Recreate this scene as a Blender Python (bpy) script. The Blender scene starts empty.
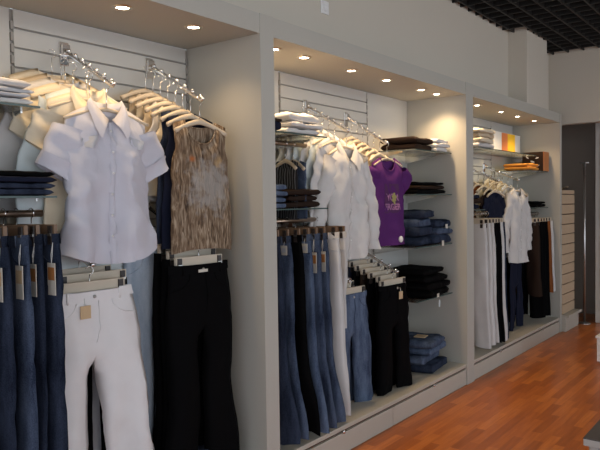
import bpy, bmesh, math, random
from mathutils import Vector, noise

S = bpy.context.scene
C = S.collection
RND = random.Random(11)
PI = math.pi


def sm(t):
    t = max(0.0, min(1.0, t))
    return t * t * (3 - 2 * t)


def lerp(a, b, t):
    return a + (b - a) * t


def interp(tab, x):
    """piecewise smooth interpolation in a table sorted by rising key"""
    if x <= tab[0][0]:
        return tab[0][1]
    for (a, va), (b, vb) in zip(tab, tab[1:]):
        if x <= b:
            return lerp(va, vb, sm((x - a) / (b - a)))
    return tab[-1][1]


# ------------------------------------------------------------------ mesh builder
class MB:
    def __init__(self):
        self.v = []
        self.f = []

    def add(self, vs, fs):
        n = len(self.v)
        self.v.extend(vs)
        self.f.extend([tuple(i + n for i in f) for f in fs])
        return self

    def box(self, x0, x1, y0, y1, z0, z1):
        vs = [(x0, y0, z0), (x1, y0, z0), (x1, y1, z0), (x0, y1, z0),
              (x0, y0, z1), (x1, y0, z1), (x1, y1, z1), (x0, y1, z1)]
        return self.add(vs, [(3, 2, 1, 0), (4, 5, 6, 7), (0, 1, 5, 4), (1, 2, 6, 5), (2, 3, 7, 6), (3, 0, 4, 7)])

    def grid(self, rows, wrap=False, flip=False):
        n = len(rows[0])
        vs = [p for r in rows for p in r]
        fs = []
        for i in range(len(rows) - 1):
            for j in range(n if wrap else n - 1):
                k = (j + 1) % n
                q = (i * n + j, i * n + k, (i + 1) * n + k, (i + 1) * n + j)
                fs.append(q[::-1] if flip else q)
        return self.add(vs, fs)

    def tube(self, path, r, n=8, ab=(1, 1), up=(0, 1, 0), caps=True):
        P = [Vector(p) for p in path]
        rows = []
        for i, p in enumerate(P):
            t = (P[min(i + 1, len(P) - 1)] - P[max(i - 1, 0)]).normalized()
            u = Vector(up)
            if abs(u.dot(t)) > .97:
                u = Vector((1, 0, 0)) if abs(t.x) < .9 else Vector((0, 0, 1))
            a = t.cross(u).normalized()
            b = t.cross(a).normalized()
            rr = r[i] if isinstance(r, (list, tuple)) else r
            rows.append([tuple(p + a * (math.cos(2 * PI * k / n) * rr * ab[0]) + b * (math.sin(2 * PI * k / n) * rr * ab[1])) for k in range(n)])
        base = len(self.v)
        self.grid(rows, wrap=True)
        if caps:
            self.f.append(tuple(base + k for k in range(n))[::-1])
            e = base + (len(P) - 1) * n
            self.f.append(tuple(e + k for k in range(n)))
        return self

    def ball(self, c, r, n=8, sc=(1, 1, 1)):
        m = max(4, n // 2 + 1)
        rows = []
        for i in range(m + 1):
            a = PI * i / m
            rr = max(math.sin(a), 1e-4)
            rows.append([(c[0] + r * sc[0] * rr * math.cos(2 * PI * k / n), c[1] + r * sc[1] * rr * math.sin(2 * PI * k / n), c[2] + r * sc[2] * math.cos(a)) for k in range(n)])
        return self.grid(rows, wrap=True, flip=True)

    def lathe(self, prof, c=(0, 0, 0), n=20, axis='Z'):
        rows = []
        for r, h in prof:
            row = []
            for k in range(n):
                a = 2 * PI * k / n
                if axis == 'Z':
                    row.append((c[0] + r * math.cos(a), c[1] + r * math.sin(a), c[2] + h))
                elif axis == 'Y':
                    row.append((c[0] + r * math.cos(a), c[1] + h, c[2] + r * math.sin(a)))
                else:
                    row.append((c[0] + h, c[1] + r * math.cos(a), c[2] + r * math.sin(a)))
            rows.append(row)
        return self.grid(rows, wrap=True)

    def mesh(self, name, mat, smooth=True, weld=0.0):
        me = bpy.data.meshes.new(name)
        bm = bmesh.new()
        vs = [bm.verts.new(p) for p in self.v]
        for f in self.f:
            try:
                bm.faces.new([vs[i] for i in f])
            except ValueError:
                pass
        if weld:
            bmesh.ops.remove_doubles(bm, verts=bm.verts, dist=weld)
        bmesh.ops.recalc_face_normals(bm, faces=bm.faces)
        if smooth:
            for f in bm.faces:
                f.smooth = True
        bm.to_mesh(me)
        bm.free()
        me.materials.append(mat)
        return me

    def build(self, name, mat, parent=None, smooth=True, weld=0.0, bevel=0.0, solid=0.0):
        o = bpy.data.objects.new(name, self.mesh(name, mat, smooth, weld))
        C.objects.link(o)
        if parent:
            o.parent = parent
        if solid:
            m = o.modifiers.new('solid', 'SOLIDIFY')
            m.thickness = solid
            m.offset = 0
        if bevel:
            m = o.modifiers.new('bevel', 'BEVEL')
            m.width = bevel
            m.segments = 2
            m.limit_method = 'ANGLE'
        return o


def tag(o, label, cat, group=None):
    o['label'] = label
    o['category'] = cat
    if group:
        o['group'] = group
    return o


def thing(name, label, cat, loc=(0, 0, 0), rz=0.0, group=None):
    o = bpy.data.objects.new(name, None)
    o.empty_display_size = .05
    C.objects.link(o)
    o.location = loc
    o.rotation_euler = (0, 0, rz)
    return tag(o, label, cat, group)


def struct(o):
    o['kind'] = 'structure'
    return o


def copy_thing(root, loc, rz, label, group=None):
    r = root.copy()
    C.objects.link(r)
    r.location = loc
    r.rotation_euler = (0, 0, rz)
    r['label'] = label
    if group:
        r['group'] = group
    elif 'group' in r:
        del r['group']
    for ch in list(root.children):
        c = ch.copy()
        C.objects.link(c)
        c.parent = r
        for g in list(ch.children):
            d = g.copy()
            C.objects.link(d)
            d.parent = c
    return r


# ------------------------------------------------------------------ materials
def new_mat(name):
    m = bpy.data.materials.new(name)
    m.use_nodes = True
    nt = m.node_tree
    return m, nt, nt.nodes['Principled BSDF']


def plain(name, col, rough=.6, metal=0.0, var=.06, scale=3.0, bump=0.0, bscale=120.0, spec=.4):
    m, nt, b = new_mat(name)
    tc = nt.nodes.new('ShaderNodeTexCoord')
    n = nt.nodes.new('ShaderNodeTexNoise')
    n.inputs['Scale'].default_value = scale
    n.inputs['Detail'].default_value = 4
    nt.links.new(tc.outputs['Object'], n.inputs['Vector'])
    mx = nt.nodes.new('ShaderNodeMix')
    mx.data_type = 'RGBA'
    mx.inputs['A'].default_value = tuple(c * (1 - var) for c in col) + (1,)
    mx.inputs['B'].default_value = tuple(min(1, c * (1 + var)) for c in col) + (1,)
    nt.links.new(n.outputs['Fac'], mx.inputs['Factor'])
    nt.links.new(mx.outputs['Result'], b.inputs['Base Color'])
    b.inputs['Roughness'].default_value = rough
    b.inputs['Metallic'].default_value = metal
    b.inputs['Specular IOR Level'].default_value = spec
    if bump:
        n2 = nt.nodes.new('ShaderNodeTexNoise')
        n2.inputs['Scale'].default_value = bscale
        nt.links.new(tc.outputs['Object'], n2.inputs['Vector'])
        bp = nt.nodes.new('ShaderNodeBump')
        bp.inputs['Strength'].default_value = bump
        bp.inputs['Distance'].default_value = .002
        nt.links.new(n2.outputs['Fac'], bp.inputs['Height'])
        nt.links.new(bp.outputs['Normal'], b.inputs['Normal'])
    return m


def cloth(name, col, var=.08, scale=9.0, rough=.85):
    m = plain(name, col, rough, 0, var, scale, .25, 260, .06)
    b = m.node_tree.nodes['Principled BSDF']
    return m


def denim(name, dark, light, amount=.5):
    m, nt, b = new_mat(name)
    tc = nt.nodes.new('ShaderNodeTexCoord')
    mp = nt.nodes.new('ShaderNodeMapping')
    mp.inputs['Scale'].default_value = (14, 14, 3)
    nt.links.new(tc.outputs['Object'], mp.inputs['Vector'])
    n = nt.nodes.new('ShaderNodeTexNoise')
    n.inputs['Scale'].default_value = .85
    n.inputs['Detail'].default_value = 7
    n.inputs['Roughness'].default_value = .65
    nt.links.new(mp.outputs['Vector'], n.inputs['Vector'])
    n2 = nt.nodes.new('ShaderNodeTexNoise')
    n2.inputs['Scale'].default_value = 240
    nt.links.new(tc.outputs['Object'], n2.inputs['Vector'])
    ad = nt.nodes.new('ShaderNodeMath')
    ad.operation = 'MULTIPLY_ADD'
    ad.inputs[1].default_value = .35
    nt.links.new(n2.outputs['Fac'], ad.inputs[0])
    nt.links.new(n.outputs['Fac'], ad.inputs[2])
    r = nt.nodes.new('ShaderNodeValToRGB')
    r.color_ramp.elements[0].position = .5
    r.color_ramp.elements[0].color = tuple(dark) + (1,)
    r.color_ramp.elements[1].position = .5 + .5 / max(.1, amount) * .5
    r.color_ramp.elements[1].color = tuple(light) + (1,)
    nt.links.new(ad.outputs[0], r.inputs['Fac'])
    nt.links.new(r.outputs['Color'], b.inputs['Base Color'])
    b.inputs['Roughness'].default_value = .9
    b.inputs['Specular IOR Level'].default_value = .05
    return m


def metal(name, col, rough=.2):
    m, nt, b = new_mat(name)
    b.inputs['Base Color'].default_value = tuple(col) + (1,)
    b.inputs['Metallic'].default_value = 1
    tc = nt.nodes.new('ShaderNodeTexCoord')
    n = nt.nodes.new('ShaderNodeTexNoise')
    n.inputs['Scale'].default_value = 40
    nt.links.new(tc.outputs['Object'], n.inputs['Vector'])
    mr = nt.nodes.new('ShaderNodeMapRange')
    mr.inputs['To Min'].default_value = rough * .7
    mr.inputs['To Max'].default_value = rough * 1.4
    nt.links.new(n.outputs['Fac'], mr.inputs['Value'])
    nt.links.new(mr.outputs['Result'], b.inputs['Roughness'])
    return m


def glass(name, tint, gloss=.12, alpha_tint=.85):
    m = bpy.data.materials.new(name)
    m.use_nodes = True
    nt = m.node_tree
    nt.nodes.clear()
    out = nt.nodes.new('ShaderNodeOutputMaterial')
    tr = nt.nodes.new('ShaderNodeBsdfTransparent')
    tr.inputs['Color'].default_value = tuple(tint) + (1,)
    gl = nt.nodes.new('ShaderNodeBsdfGlossy')
    gl.inputs['Roughness'].default_value = .03
    fr = nt.nodes.new('ShaderNodeFresnel')
    fr.inputs['IOR'].default_value = 1.45
    mx = nt.nodes.new('ShaderNodeMixShader')
    nt.links.new(fr.outputs['Fac'], mx.inputs['Fac'])
    nt.links.new(tr.outputs[0], mx.inputs[1])
    nt.links.new(gl.outputs[0], mx.inputs[2])
    df = nt.nodes.new('ShaderNodeBsdfTranslucent')
    df.inputs['Color'].default_value = (.62, .68, .68, 1)
    dd = nt.nodes.new('ShaderNodeBsdfDiffuse')
    dd.inputs['Color'].default_value = (.62, .68, .68, 1)
    m1 = nt.nodes.new('ShaderNodeMixShader')
    nt.links.new(df.outputs[0], m1.inputs[1])
    nt.links.new(dd.outputs[0], m1.inputs[2])
    m2 = nt.nodes.new('ShaderNodeMixShader')
    m2.inputs['Fac'].default_value = .16
    nt.links.new(mx.outputs[0], m2.inputs[1])
    nt.links.new(m1.outputs[0], m2.inputs[2])
    nt.links.new(m2.outputs[0], out.inputs['Surface'])
    return m


def emit(name, col, strength):
    m = bpy.data.materials.new(name)
    m.use_nodes = True
    nt = m.node_tree
    nt.nodes.clear()
    out = nt.nodes.new('ShaderNodeOutputMaterial')
    e = nt.nodes.new('ShaderNodeEmission')
    e.inputs['Color'].default_value = tuple(col) + (1,)
    e.inputs['Strength'].default_value = strength
    nt.links.new(e.outputs[0], out.inputs['Surface'])
    return m


def wood_floor():
    m, nt, b = new_mat('laminate_boards')
    tc = nt.nodes.new('ShaderNodeTexCoord')
    mp = nt.nodes.new('ShaderNodeMapping')
    mp.inputs['Rotation'].default_value = (0, 0, PI / 2)
    nt.links.new(tc.outputs['Object'], mp.inputs['Vector'])
    br = nt.nodes.new('ShaderNodeTexBrick')
    br.offset = .37
    br.inputs['Scale'].default_value = 1
    br.inputs['Brick Width'].default_value = .42
    br.inputs['Row Height'].default_value = .065
    br.inputs['Mortar Size'].default_value = .0012
    br.inputs['Mortar Smooth'].default_value = .3
    br.inputs['Color1'].default_value = (0, 0, 0, 1)
    br.inputs['Color2'].default_value = (1, 1, 1, 1)
    br.inputs['Mortar'].default_value = (.3, .3, .3, 1)
    nt.links.new(mp.outputs['Vector'], br.inputs['Vector'])
    mp2 = nt.nodes.new('ShaderNodeMapping')
    mp2.inputs['Scale'].default_value = (30, 2.2, 1)
    nt.links.new(tc.outputs['Object'], mp2.inputs['Vector'])
    n = nt.nodes.new('ShaderNodeTexNoise')
    n.inputs['Scale'].default_value = 1.5
    n.inputs['Detail'].default_value = 6
    nt.links.new(mp2.outputs['Vector'], n.inputs['Vector'])
    ad = nt.nodes.new('ShaderNodeMath')
    ad.operation = 'MULTIPLY_ADD'
    ad.inputs[1].default_value = .42
    nt.links.new(br.outputs['Color'], ad.inputs[0])
    mu = nt.nodes.new('ShaderNodeMath')
    mu.operation = 'MULTIPLY'
    mu.inputs[1].default_value = .6
    nt.links.new(n.outputs['Fac'], mu.inputs[0])
    nt.links.new(mu.outputs[0], ad.inputs[2])
    r = nt.nodes.new('ShaderNodeValToRGB')
    e = r.color_ramp.elements
    e[0].position, e[0].color = .15, (.25, .066, .013, 1)
    e[1].position, e[1].color = .8, (.58, .19, .040, 1)
    k = r.color_ramp.elements.new(.5)
    k.color = (.41, .115, .022, 1)
    nt.links.new(ad.outputs[0], r.inputs['Fac'])
    nt.links.new(r.outputs['Color'], b.inputs['Base Color'])
    b.inputs['Roughness'].default_value = .28
    b.inputs['Specular IOR Level'].default_value = .28
    return m


def animal_print():
    m, nt, b = new_mat('brown_streaked_print')
    tc = nt.nodes.new('ShaderNodeTexCoord')
    mp = nt.nodes.new('ShaderNodeMapping')
    mp.inputs['Scale'].default_value = (85, 12, 12)
    nt.links.new(tc.outputs['Object'], mp.inputs['Vector'])
    n = nt.nodes.new('ShaderNodeTexNoise')
    n.inputs['Scale'].default_value = 1
    n.inputs['Detail'].default_value = 5
    n.inputs['Distortion'].default_value = 1.2
    nt.links.new(mp.outputs['Vector'], n.inputs['Vector'])
    r = nt.nodes.new('ShaderNodeValToRGB')
    e = r.color_ramp.elements
    e[0].position, e[0].color = .30, (.065, .042, .028, 1)
    e[1].position, e[1].color = .72, (.46, .37, .27, 1)
    k = e.new(.5)
    k.color = (.20, .135, .085, 1)
    nt.links.new(n.outputs['Fac'], r.inputs['Fac'])
    # pale blotch and a rust spot of the print, fixed on the cloth
    def spot(c, rad, soft, nscale):
        sub = nt.nodes.new('ShaderNodeVectorMath')
        sub.operation = 'DISTANCE'
        sub.inputs[1].default_value = c
        flat = nt.nodes.new('ShaderNodeMapping')
        flat.inputs['Scale'].default_value = (1, 0, 1)
        nt.links.new(tc.outputs['Object'], flat.inputs['Vector'])
        nt.links.new(flat.outputs['Vector'], sub.inputs[0])
        nn = nt.nodes.new('ShaderNodeTexNoise')
        nn.inputs['Scale'].default_value = nscale
        nn.inputs['Detail'].default_value = 5
        nt.links.new(tc.outputs['Object'], nn.inputs['Vector'])
        a = nt.nodes.new('ShaderNodeMath')
        a.operation = 'MULTIPLY_ADD'
        a.inputs[1].default_value = soft
        nt.links.new(nn.outputs['Fac'], a.inputs[0])
        nt.links.new(sub.outputs['Value'], a.inputs[2])
        mr = nt.nodes.new('ShaderNodeMapRange')
        mr.inputs['From Min'].default_value = rad + soft * .5
        mr.inputs['From Max'].default_value = rad + soft * .5 - (.09 if rad > .05 else .02)
        nt.links.new(a.outputs[0], mr.inputs['Value'])
        return mr
    s1 = spot((.03, 0, -.32), .15, .34, 24)
    s2 = spot((-.075, 0, -.19), .022, .03, 30)
    s3 = spot((.085, 0, -.2), .03, .06, 30)
    cur = r.outputs['Color']
    for s, col, f in ((s1, (.38, .36, .335), .65), (s2, (.45, .14, .04), .9), (s3, (.5, .33, .15), .7)):
        mu = nt.nodes.new('ShaderNodeMath')
        mu.operation = 'MULTIPLY'
        mu.inputs[1].default_value = f
        nt.links.new(s.outputs['Result'], mu.inputs[0])
        mx = nt.nodes.new('ShaderNodeMix')
        mx.data_type = 'RGBA'
        nt.links.new(mu.outputs[0], mx.inputs['Factor'])
        nt.links.new(cur, mx.inputs['A'])
        mx.inputs['B'].default_value = tuple(col) + (1,)
        cur = mx.outputs['Result']
    nt.links.new(cur, b.inputs['Base Color'])
    b.inputs['Roughness'].default_value = .8
    b.inputs['Specular IOR Level'].default_value = .15
    return m


def striped():
    m, nt, b = new_mat('black_pinstripe_cloth')
    tc = nt.nodes.new('ShaderNodeTexCoord')
    wv = nt.nodes.new('ShaderNodeTexWave')
    wv.bands_direction = 'X'
    wv.inputs['Scale'].default_value = 14
    wv.inputs['Distortion'].default_value = .6
    nt.links.new(tc.outputs['Object'], wv.inputs['Vector'])
    r = nt.nodes.new('ShaderNodeValToRGB')
    r.color_ramp.elements[0].position = .72
    r.color_ramp.elements[0].color = (.006, .006, .008, 1)
    r.color_ramp.elements[1].position = .9
    r.color_ramp.elements[1].color = (.16, .16, .17, 1)
    nt.links.new(wv.outputs['Fac'], r.inputs['Fac'])
    nt.links.new(r.outputs['Color'], b.inputs['Base Color'])
    b.inputs['Roughness'].default_value = .85
    return m


M = {
    'wall': plain('warm_grey_paint', (.60, .55, .465), .75, 0, .03, 1.5),
    'unit': plain('pale_grey_lacquer', (.475, .457, .402), .5, 0, .03, 2),
    'plinth': plain('stone_grey_laminate', (.50, .465, .395), .5, 0, .04, 4),
    'slat': plain('slat_board_grey', (.58, .565, .52), .55, 0, .02, 2),
    'groove': plain('slat_groove_shadow_gap', (.33, .31, .28), .6, 0, .05, 4),
    'black': plain('matt_black_ceiling', (.008, .0075, .007), .8),
    'grid': plain('black_grid_bars', (.012, .011, .010), .55),
    'gap': plain('brown_gap', (.09, .05, .03), .7),
    'floor': wood_floor(),
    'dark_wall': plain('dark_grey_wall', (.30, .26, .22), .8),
    'door': plain('pale_door_paint', (.58, .56, .52), .5),
    'chrome': metal('chrome', (.80, .78, .75), .14),
    'bronze': metal('bronze_tube', (.42, .31, .23), .28),
    'steel': metal('brushed_steel', (.55, .54, .52), .3),
    'hwood': plain('pale_beech', (.62, .51, .37), .45, 0, .10, 14),
    'clipwood': plain('limed_hanger_wood', (.58, .50, .39), .5, 0, .08, 14),
    'bwood': plain('brown_hanger_wood', (.20, .125, .075), .45, 0, .12, 14),
    'clip': plain('dark_clip_plastic', (.035, .028, .025), .4),
    'dsteel': metal('dark_steel', (.25, .24, .23), .35),
    'glass': glass('shelf_glass', (.90, .95, .94)),
    'glass_edge': plain('glass_shelf_edge', (.06, .10, .095), .15, 0, .05),
    'bulb': emit('halogen_bulb', (1, .87, .68), 26),
    'rim': metal('lamp_rim', (.75, .68, .58), .3),
    'tagp': plain('kraft_tag_card', (.60, .43, .25), .7, 0, .08, 30),
    'tagw': plain('white_tag_card', (.62, .58, .50), .6),
    'tago': plain('rust_tag_card', (.42, .17, .05), .6),
    'string': plain('white_string', (.7, .7, .68), .8),
    'white': cloth('white_cotton', (.63, .61, .59)),
    'twill': cloth('bright_white_twill', (.78, .765, .765)),
    'lav': cloth('pale_lavender_cotton', (.60, .595, .655), .05),
    'cream': cloth('cream_knit', (.72, .63, .48)),
    'mint': cloth('pale_mint_cotton', (.62, .68, .68)),
    'beige': cloth('beige_knit', (.60, .49, .35)),
    'greyc': cloth('light_grey_jersey', (.50, .51, .54)),
    'navy': cloth('navy_jersey', (.013, .016, .032)),
    'blackc': cloth('black_twill', (.0028, .0028, .0032), .2),
    'brownc': cloth('dark_brown_knit', (.026, .016, .012), .15),
    'stripe': striped(),
    'purple': cloth('purple_jersey', (.098, .026, .135)),
    'print': animal_print(),
    'rust': cloth('rust_brown_cotton', (.22, .075, .025)),
    'orange': cloth('orange_knit', (.72, .30, .06)),
    'denim': denim('mid_blue_denim', (.020, .029, .055), (.115, .15, .225), .7),
    'denimd': denim('dark_indigo_denim', (.009, .0125, .024), (.05, .065, .105), .7),
    'denimb': denim('washed_blue_denim', (.032, .047, .088), (.17, .225, .33), .6),
    'paleb': denim('pale_bleached_denim', (.30, .37, .46), (.52, .59, .66), .6),
    'plastic': plain('white_plastic', (.80, .79, .77), .35),
    'table': plain('dark_grey_tabletop', (.085, .075, .07), .4),
    'tedge': plain('light_grey_table_edge', (.42, .40, .37), .5),
}

# ------------------------------------------------------------------ layout numbers (metres)
XF, XB = -2.234, -2.78           # front and back of the wall units
ZS, ZT, ZC, ZP = 2.44, 2.5416, 3.272, .176
XU = -2.428                      # upper wall
P = [(.66, .80), (2.566, 2.674), (5.16, 5.305), (7.805, 7.872)]   # partition pillars

# ------------------------------------------------------------------ setting
struct(MB().box(-2.9, 4.0, -2.5, 10.0, -.1, 0).build('floor', M['floor'], smooth=False))
w = MB().box(-2.62, XU, .66, 8.05, ZS + .013, ZC + .14).box(-2.9, XB - .013, .66, 7.87, 0, ZS - .001)
struct(w.build('wall_left', M['wall'], smooth=False))
w = MB().box(-2.62, 4.0, 8.043, 8.16, ZS, ZC + .14)
struct(w.build('wall_back', M['wall'], smooth=False))
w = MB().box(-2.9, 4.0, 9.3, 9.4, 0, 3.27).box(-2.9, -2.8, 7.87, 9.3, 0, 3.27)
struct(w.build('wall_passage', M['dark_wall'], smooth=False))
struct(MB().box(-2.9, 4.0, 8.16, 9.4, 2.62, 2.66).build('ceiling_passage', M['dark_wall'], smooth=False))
g = MB().box(-2.62, 4.0, -2.5, 8.16, ZC + .12, ZC + .16)
struct(g.build('ceiling', M['black'], smooth=False))
g = MB()
x = XU + .06
while x < 2.6:
    g.box(x - .008, x + .008, 1.5, 8.03, ZC, ZC + .05)
    x += .17
y = 1.6
while y < 8.03:
    g.box(XU, 2.6, y - .008, y + .008, ZC + .001, ZC + .049)
    y += .17
struct(g.build('ceiling_grid', M['grid'], smooth=False))
# canopy over the units: soffit board and fascia in one run
t = MB().box(XB - .01, XF - .02, .66, P[3][1], ZS, ZS + .012).box(XF - .02, XF, .66, P[3][1], ZS - .001, ZT).box(XU - .02, XF - .02, .66, P[3][1], ZT - .02, ZT - .001)
struct(t.build('trim_1', M['unit'], smooth=False))
for i, (a, b) in enumerate(P):
    t = MB().box(XB - .01, XF - .021, a, b, 0, ZS - .0005).box(XF - .021, XF + .004, a, b, 0, ZT + .001)
    struct(t.build('trim_%d' % (i + 2), M['unit'], smooth=False))
t = MB().box(XU - .05, XF, 6.69, 7.339, ZT, ZC + .14)
struct(t.build('trim_6', M['wall'], smooth=False, bevel=.004))
t = MB().box(-2.05, -1.0, 8.66, 8.74, 0, 2.5)
d = t.build('door_1', M['door'], smooth=False, bevel=.004)
struct(d)
MB().box(-2.0, -1.05, 8.65, 8.66, .15, 1.1).box(-2.0, -1.05, 8.65, 8.66, 1.2, 2.35).build('door_panel', M['door'], d, False, bevel=.004)

# raised display plinths with their drawer gap and knobs
BAYS = [(P[0][1], P[1][0]), (P[1][1], P[2][0]), (P[2][1], P[3][0])]
PLN = ['grey display plinth under the jeans and white trousers, nearest the camera',
       'grey display plinth under the purple top and folded jeans, middle bay',
       'grey display plinth under the white trousers in the farthest bay']
for (a, b), lab in zip(BAYS, PLN):
    r = thing('display_plinth', lab, 'plinth', (0, a, 0))
    L = b - a
    MB().box(XB, XF - .004, .002, L - .002, ZP - .028, ZP).build('top_board', M['plinth'], r, False, bevel=.003)
    MB().box(XB, XF - .022, .002, L - .002, ZP - .045, ZP - .028).build('shadow_gap', M['gap'], r, False)
    for k in (0, 1):
        MB().box(XB, XF - .006, .002 + k * L / 2, L / 2 - .003 + k * L / 2, 0, ZP - .045).build('drawer_front', M['plinth'], r, False, bevel=.003)
        kn = MB().lathe([(.0005, .012), (.011, .011), (.013, .005), (.007, 0), (.006, -.012)], (XF - .004, L * (.25 + .5 * k), ZP - .036), 12, 'X')
        kn.build('knob', M['chrome'], r)

# slat panels
SL = [(1.518, P[1][0] - .004), (3.38, 4.492), (6.0, 7.112)]
SLN = ['grey slat wall panel behind the white blouse and brown tank top',
       'grey slat wall panel behind the white shirt and purple tee',
       'grey slat wall panel in the farthest bay behind the orange print']
PITCH = .087
for (a, b), lab in zip(SL, SLN):
    r = thing('slatted_backdrop', lab, 'wall panel', (0, a, 0))
    L = b - a
    MB().box(XB - .012, XB - .008, 0, L, ZP, ZS - .002).build('backing_board', M['groove'], r, False)
    z = ZS - .004
    s = MB()
    while z > ZP + .02:
        s.box(XB - .008, XB + .004, 0.014, L - .014, max(ZP, z - PITCH + .009), z)
        z -= PITCH
    s.build('slat_board', M['slat'], r, False, bevel=.002)
    for yy in (0, L - .012):
        u = MB()
        z = ZP + .02
        while z < ZS - .05:
            u.box(XB - .008, XB + .006, yy, yy + .012, z, z + .036)
            z += .05
        u.build('upright_strip', M['groove'], r, False)
# plain back panels either side of the slats
for (a, b), lab in zip([(P[0][1], 1.518), (P[1][1], 3.38), (4.492, P[2][0]), (P[2][1], 6.0), (7.112, P[3][0])],
                       ['plain grey back panel behind the nearest jeans rack', 'plain back panel behind the middle jeans rack',
                        'plain warm lit back panel behind the middle folded jeans', 'plain back panel behind the far white trousers',
                        'plain back panel behind the dark box in the far bay']):
    tag(MB().box(XB - .011, XB, a + .003, b - .003, ZP, ZS - .002).build('plain_backdrop', M['slat'], None, False, bevel=.002), lab, 'wall panel')

# ------------------------------------------------------------------ downlights
LY = [(1.40, 1), (1.838, 1), (2.265, 1), (2.885, 2), (3.17, 2), (3.693, 2), (4.156, 2), (4.70, 2), (4.97, 2),
      (5.818, 3), (6.42, 3), (6.90, 3), (7.43, 3)]
BN = {1: 'nearest', 2: 'middle', 3: 'farthest'}
ORD = ['first', 'second', 'third', 'fourth', 'fifth', 'sixth', 'seventh', 'eighth', 'ninth']
cnt = {1: 0, 2: 0, 3: 0}
for yy, b in LY:
    lab = 'round recessed downlight in the canopy of the %s bay, %s from its near end' % (BN[b], ORD[cnt[b]])
    cnt[b] += 1
    r = thing('downlight', lab, 'lamp', (-2.405, yy, ZS))
    MB().lathe([(.030, .002), (.031, -.006), (.044, -.005), (.047, .001)], n=24).build('rim', M['rim'], r)
    MB().lathe([(.0005, -.004), (.02, -.0035), (.029, -.001), (.029, .002)], n=20).build('bulb', M['bulb'], r)
    ld = bpy.data.lights.new('halogen', 'SPOT')
    ld.energy = 8 if b == 1 else (17 if b == 2 else 13)
    ld.color = (1, .70, .40)
    ld.spot_size = math.radians(125)
    ld.spot_blend = .9
    ld.shadow_soft_size = .03
    lo = bpy.data.objects.new('halogen_light', ld)
    C.objects.link(lo)
    lo.parent = r
    lo.location = (0, 0, -.03)

# wall socket on the upper wall
r = thing('wall_socket', 'small white square socket high on the beige wall above the middle bay', 'socket', (XU, 3.42, 2.80))
MB().box(0, .008, -.042, .042, -.042, .042).build('cover_plate', M['plastic'], r, False, bevel=.004)
MB().lathe([(.0005, .0085), (.022, .0085), (.026, .0125), (.028, .008)], n=18, axis='X').build('outlet', M['plastic'], r)


# ------------------------------------------------------------------ hanging hardware
def waterfall(y, z0, x1, z1, label, balls=7, fat=True, name='sloping_rail'):
    """sloping chrome arm hooked in the slat wall; returns a function giving points on it"""
    r = thing(name, label, 'clothes rail', (XB, y, z0))
    x0 = .03
    dx, dz = x1 - XB, z1 - z0
    b = MB().box(.004, .012, -.024, .024, -.075, .035).box(.012, .03, -.02, .02, -.028, .022)
    b.build('wall_bracket', M['chrome'], r, False, bevel=.003)
    MB().tube([(.012, 0, 0), (dx, 0, dz), (dx + .012, 0, dz + .015)], .010, 8, (1.0, 1.0)).build('arm', M['chrome'], r)
    for k in range(balls):
        t = .12 + .86 * k / (balls - 1)
        MB().ball((dx * t, 0, dz * t + .015), .0115, 8).build('stop_ball', M['chrome'], r)
    return lambda x: z0 + (z1 - z0) * (x - XB) / (x1 - XB)


def rail(x, y0, y1, z, label):
    r = thing('hanging_rail', label, 'clothes rail', (x, y0, z))
    MB().tube([(0, 0, 0), (0, y1 - y0, 0)], .0145, 14).build('tube', M['bronze'], r)
    for yy in (.02, y1 - y0 - .04):
        MB().box(XB - x + .002, 0, yy - .006, yy + .006, -.010, .010).box(XB - x + .001, XB - x + .008, yy - .012, yy + .012, -.025, .022).build('wall_bracket', M['chrome'], r, False, bevel=.002)
    return r


def hook_path(h, rr=.019, n=10):
    pts = [(0, 0, 0), (0, 0, h - 2 * rr)]
    for k in range(n + 1):
        a = -PI / 2 + (PI * 1.35) * k / n
        pts.append((rr * math.cos(a) * 1.0, 0, h - rr + rr * math.sin(a)))
    return pts


_proto = {}


def wood_hanger_meshes(w=.41, fat=1.0):
    key = ('wood', w, fat)
    if key not in _proto:
        path, rad = [], []
        for k in range(-10, 11):
            t = k / 10
            path.append((t * w / 2, -.012 * (t * t), -.055 * abs(t) ** 1.45 * (1.0)))
            rad.append((.0135 - .004 * abs(t) + (.002 if abs(t) > .85 else 0)) * fat)
        m1 = MB().tube(path, rad, 10, (1.05, .75), (0, 1, 0)).mesh('shoulder_bar', M['hwood'])
        hp = hook_path(.125)
        m2 = MB().tube(hp, .0021, 6).mesh('hook', M['chrome'])
        _proto[key] = [('shoulder_bar', m1), ('hook', m2)]
    return _proto[key]


def clip_hanger_meshes(w=.31, wood='clipwood'):
    key = ('clip', w, wood)
    if key not in _proto:
        m1 = MB().box(-w / 2, w / 2, -.007, .007, -.021, .021).mesh('bar', M[wood], False)
        m2 = MB().tube(hook_path(.085), .0021, 6).mesh('hook', M['chrome'])
        out = [('bar', m1), ('hook', m2)]
        for s in (-1, 1):
            c = MB().box(s * (w / 2 - .022) - .012, s * (w / 2 - .022) + .012, -.014, .014, -.058, .016)
            c.tube([(s * (w / 2 - .022), -.016, -.01), (s * (w / 2 - .022), .016, -.01)], .007, 8)
            out.append(('clip', c.mesh('clip', M['clip'], False)))
            cc = MB().box(s * (w / 2 - .022) - .012, s * (w / 2 - .022) + .012, -.0165, -.0135, -.024, -.014)
            out.append(('clip_spring', cc.mesh('clip_spring', M['steel'], False)))
        _proto[key] = out
    return _proto[key]


def put_parts(root, parts):
    for n, me in parts:
        o = bpy.data.objects.new(n, me)
        C.objects.link(o)
        o.parent = root
    return root


HANG_TOP = .064
WOOD_TOP = .104   # distance from a hanger's bar up to the rail it hooks over


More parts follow.
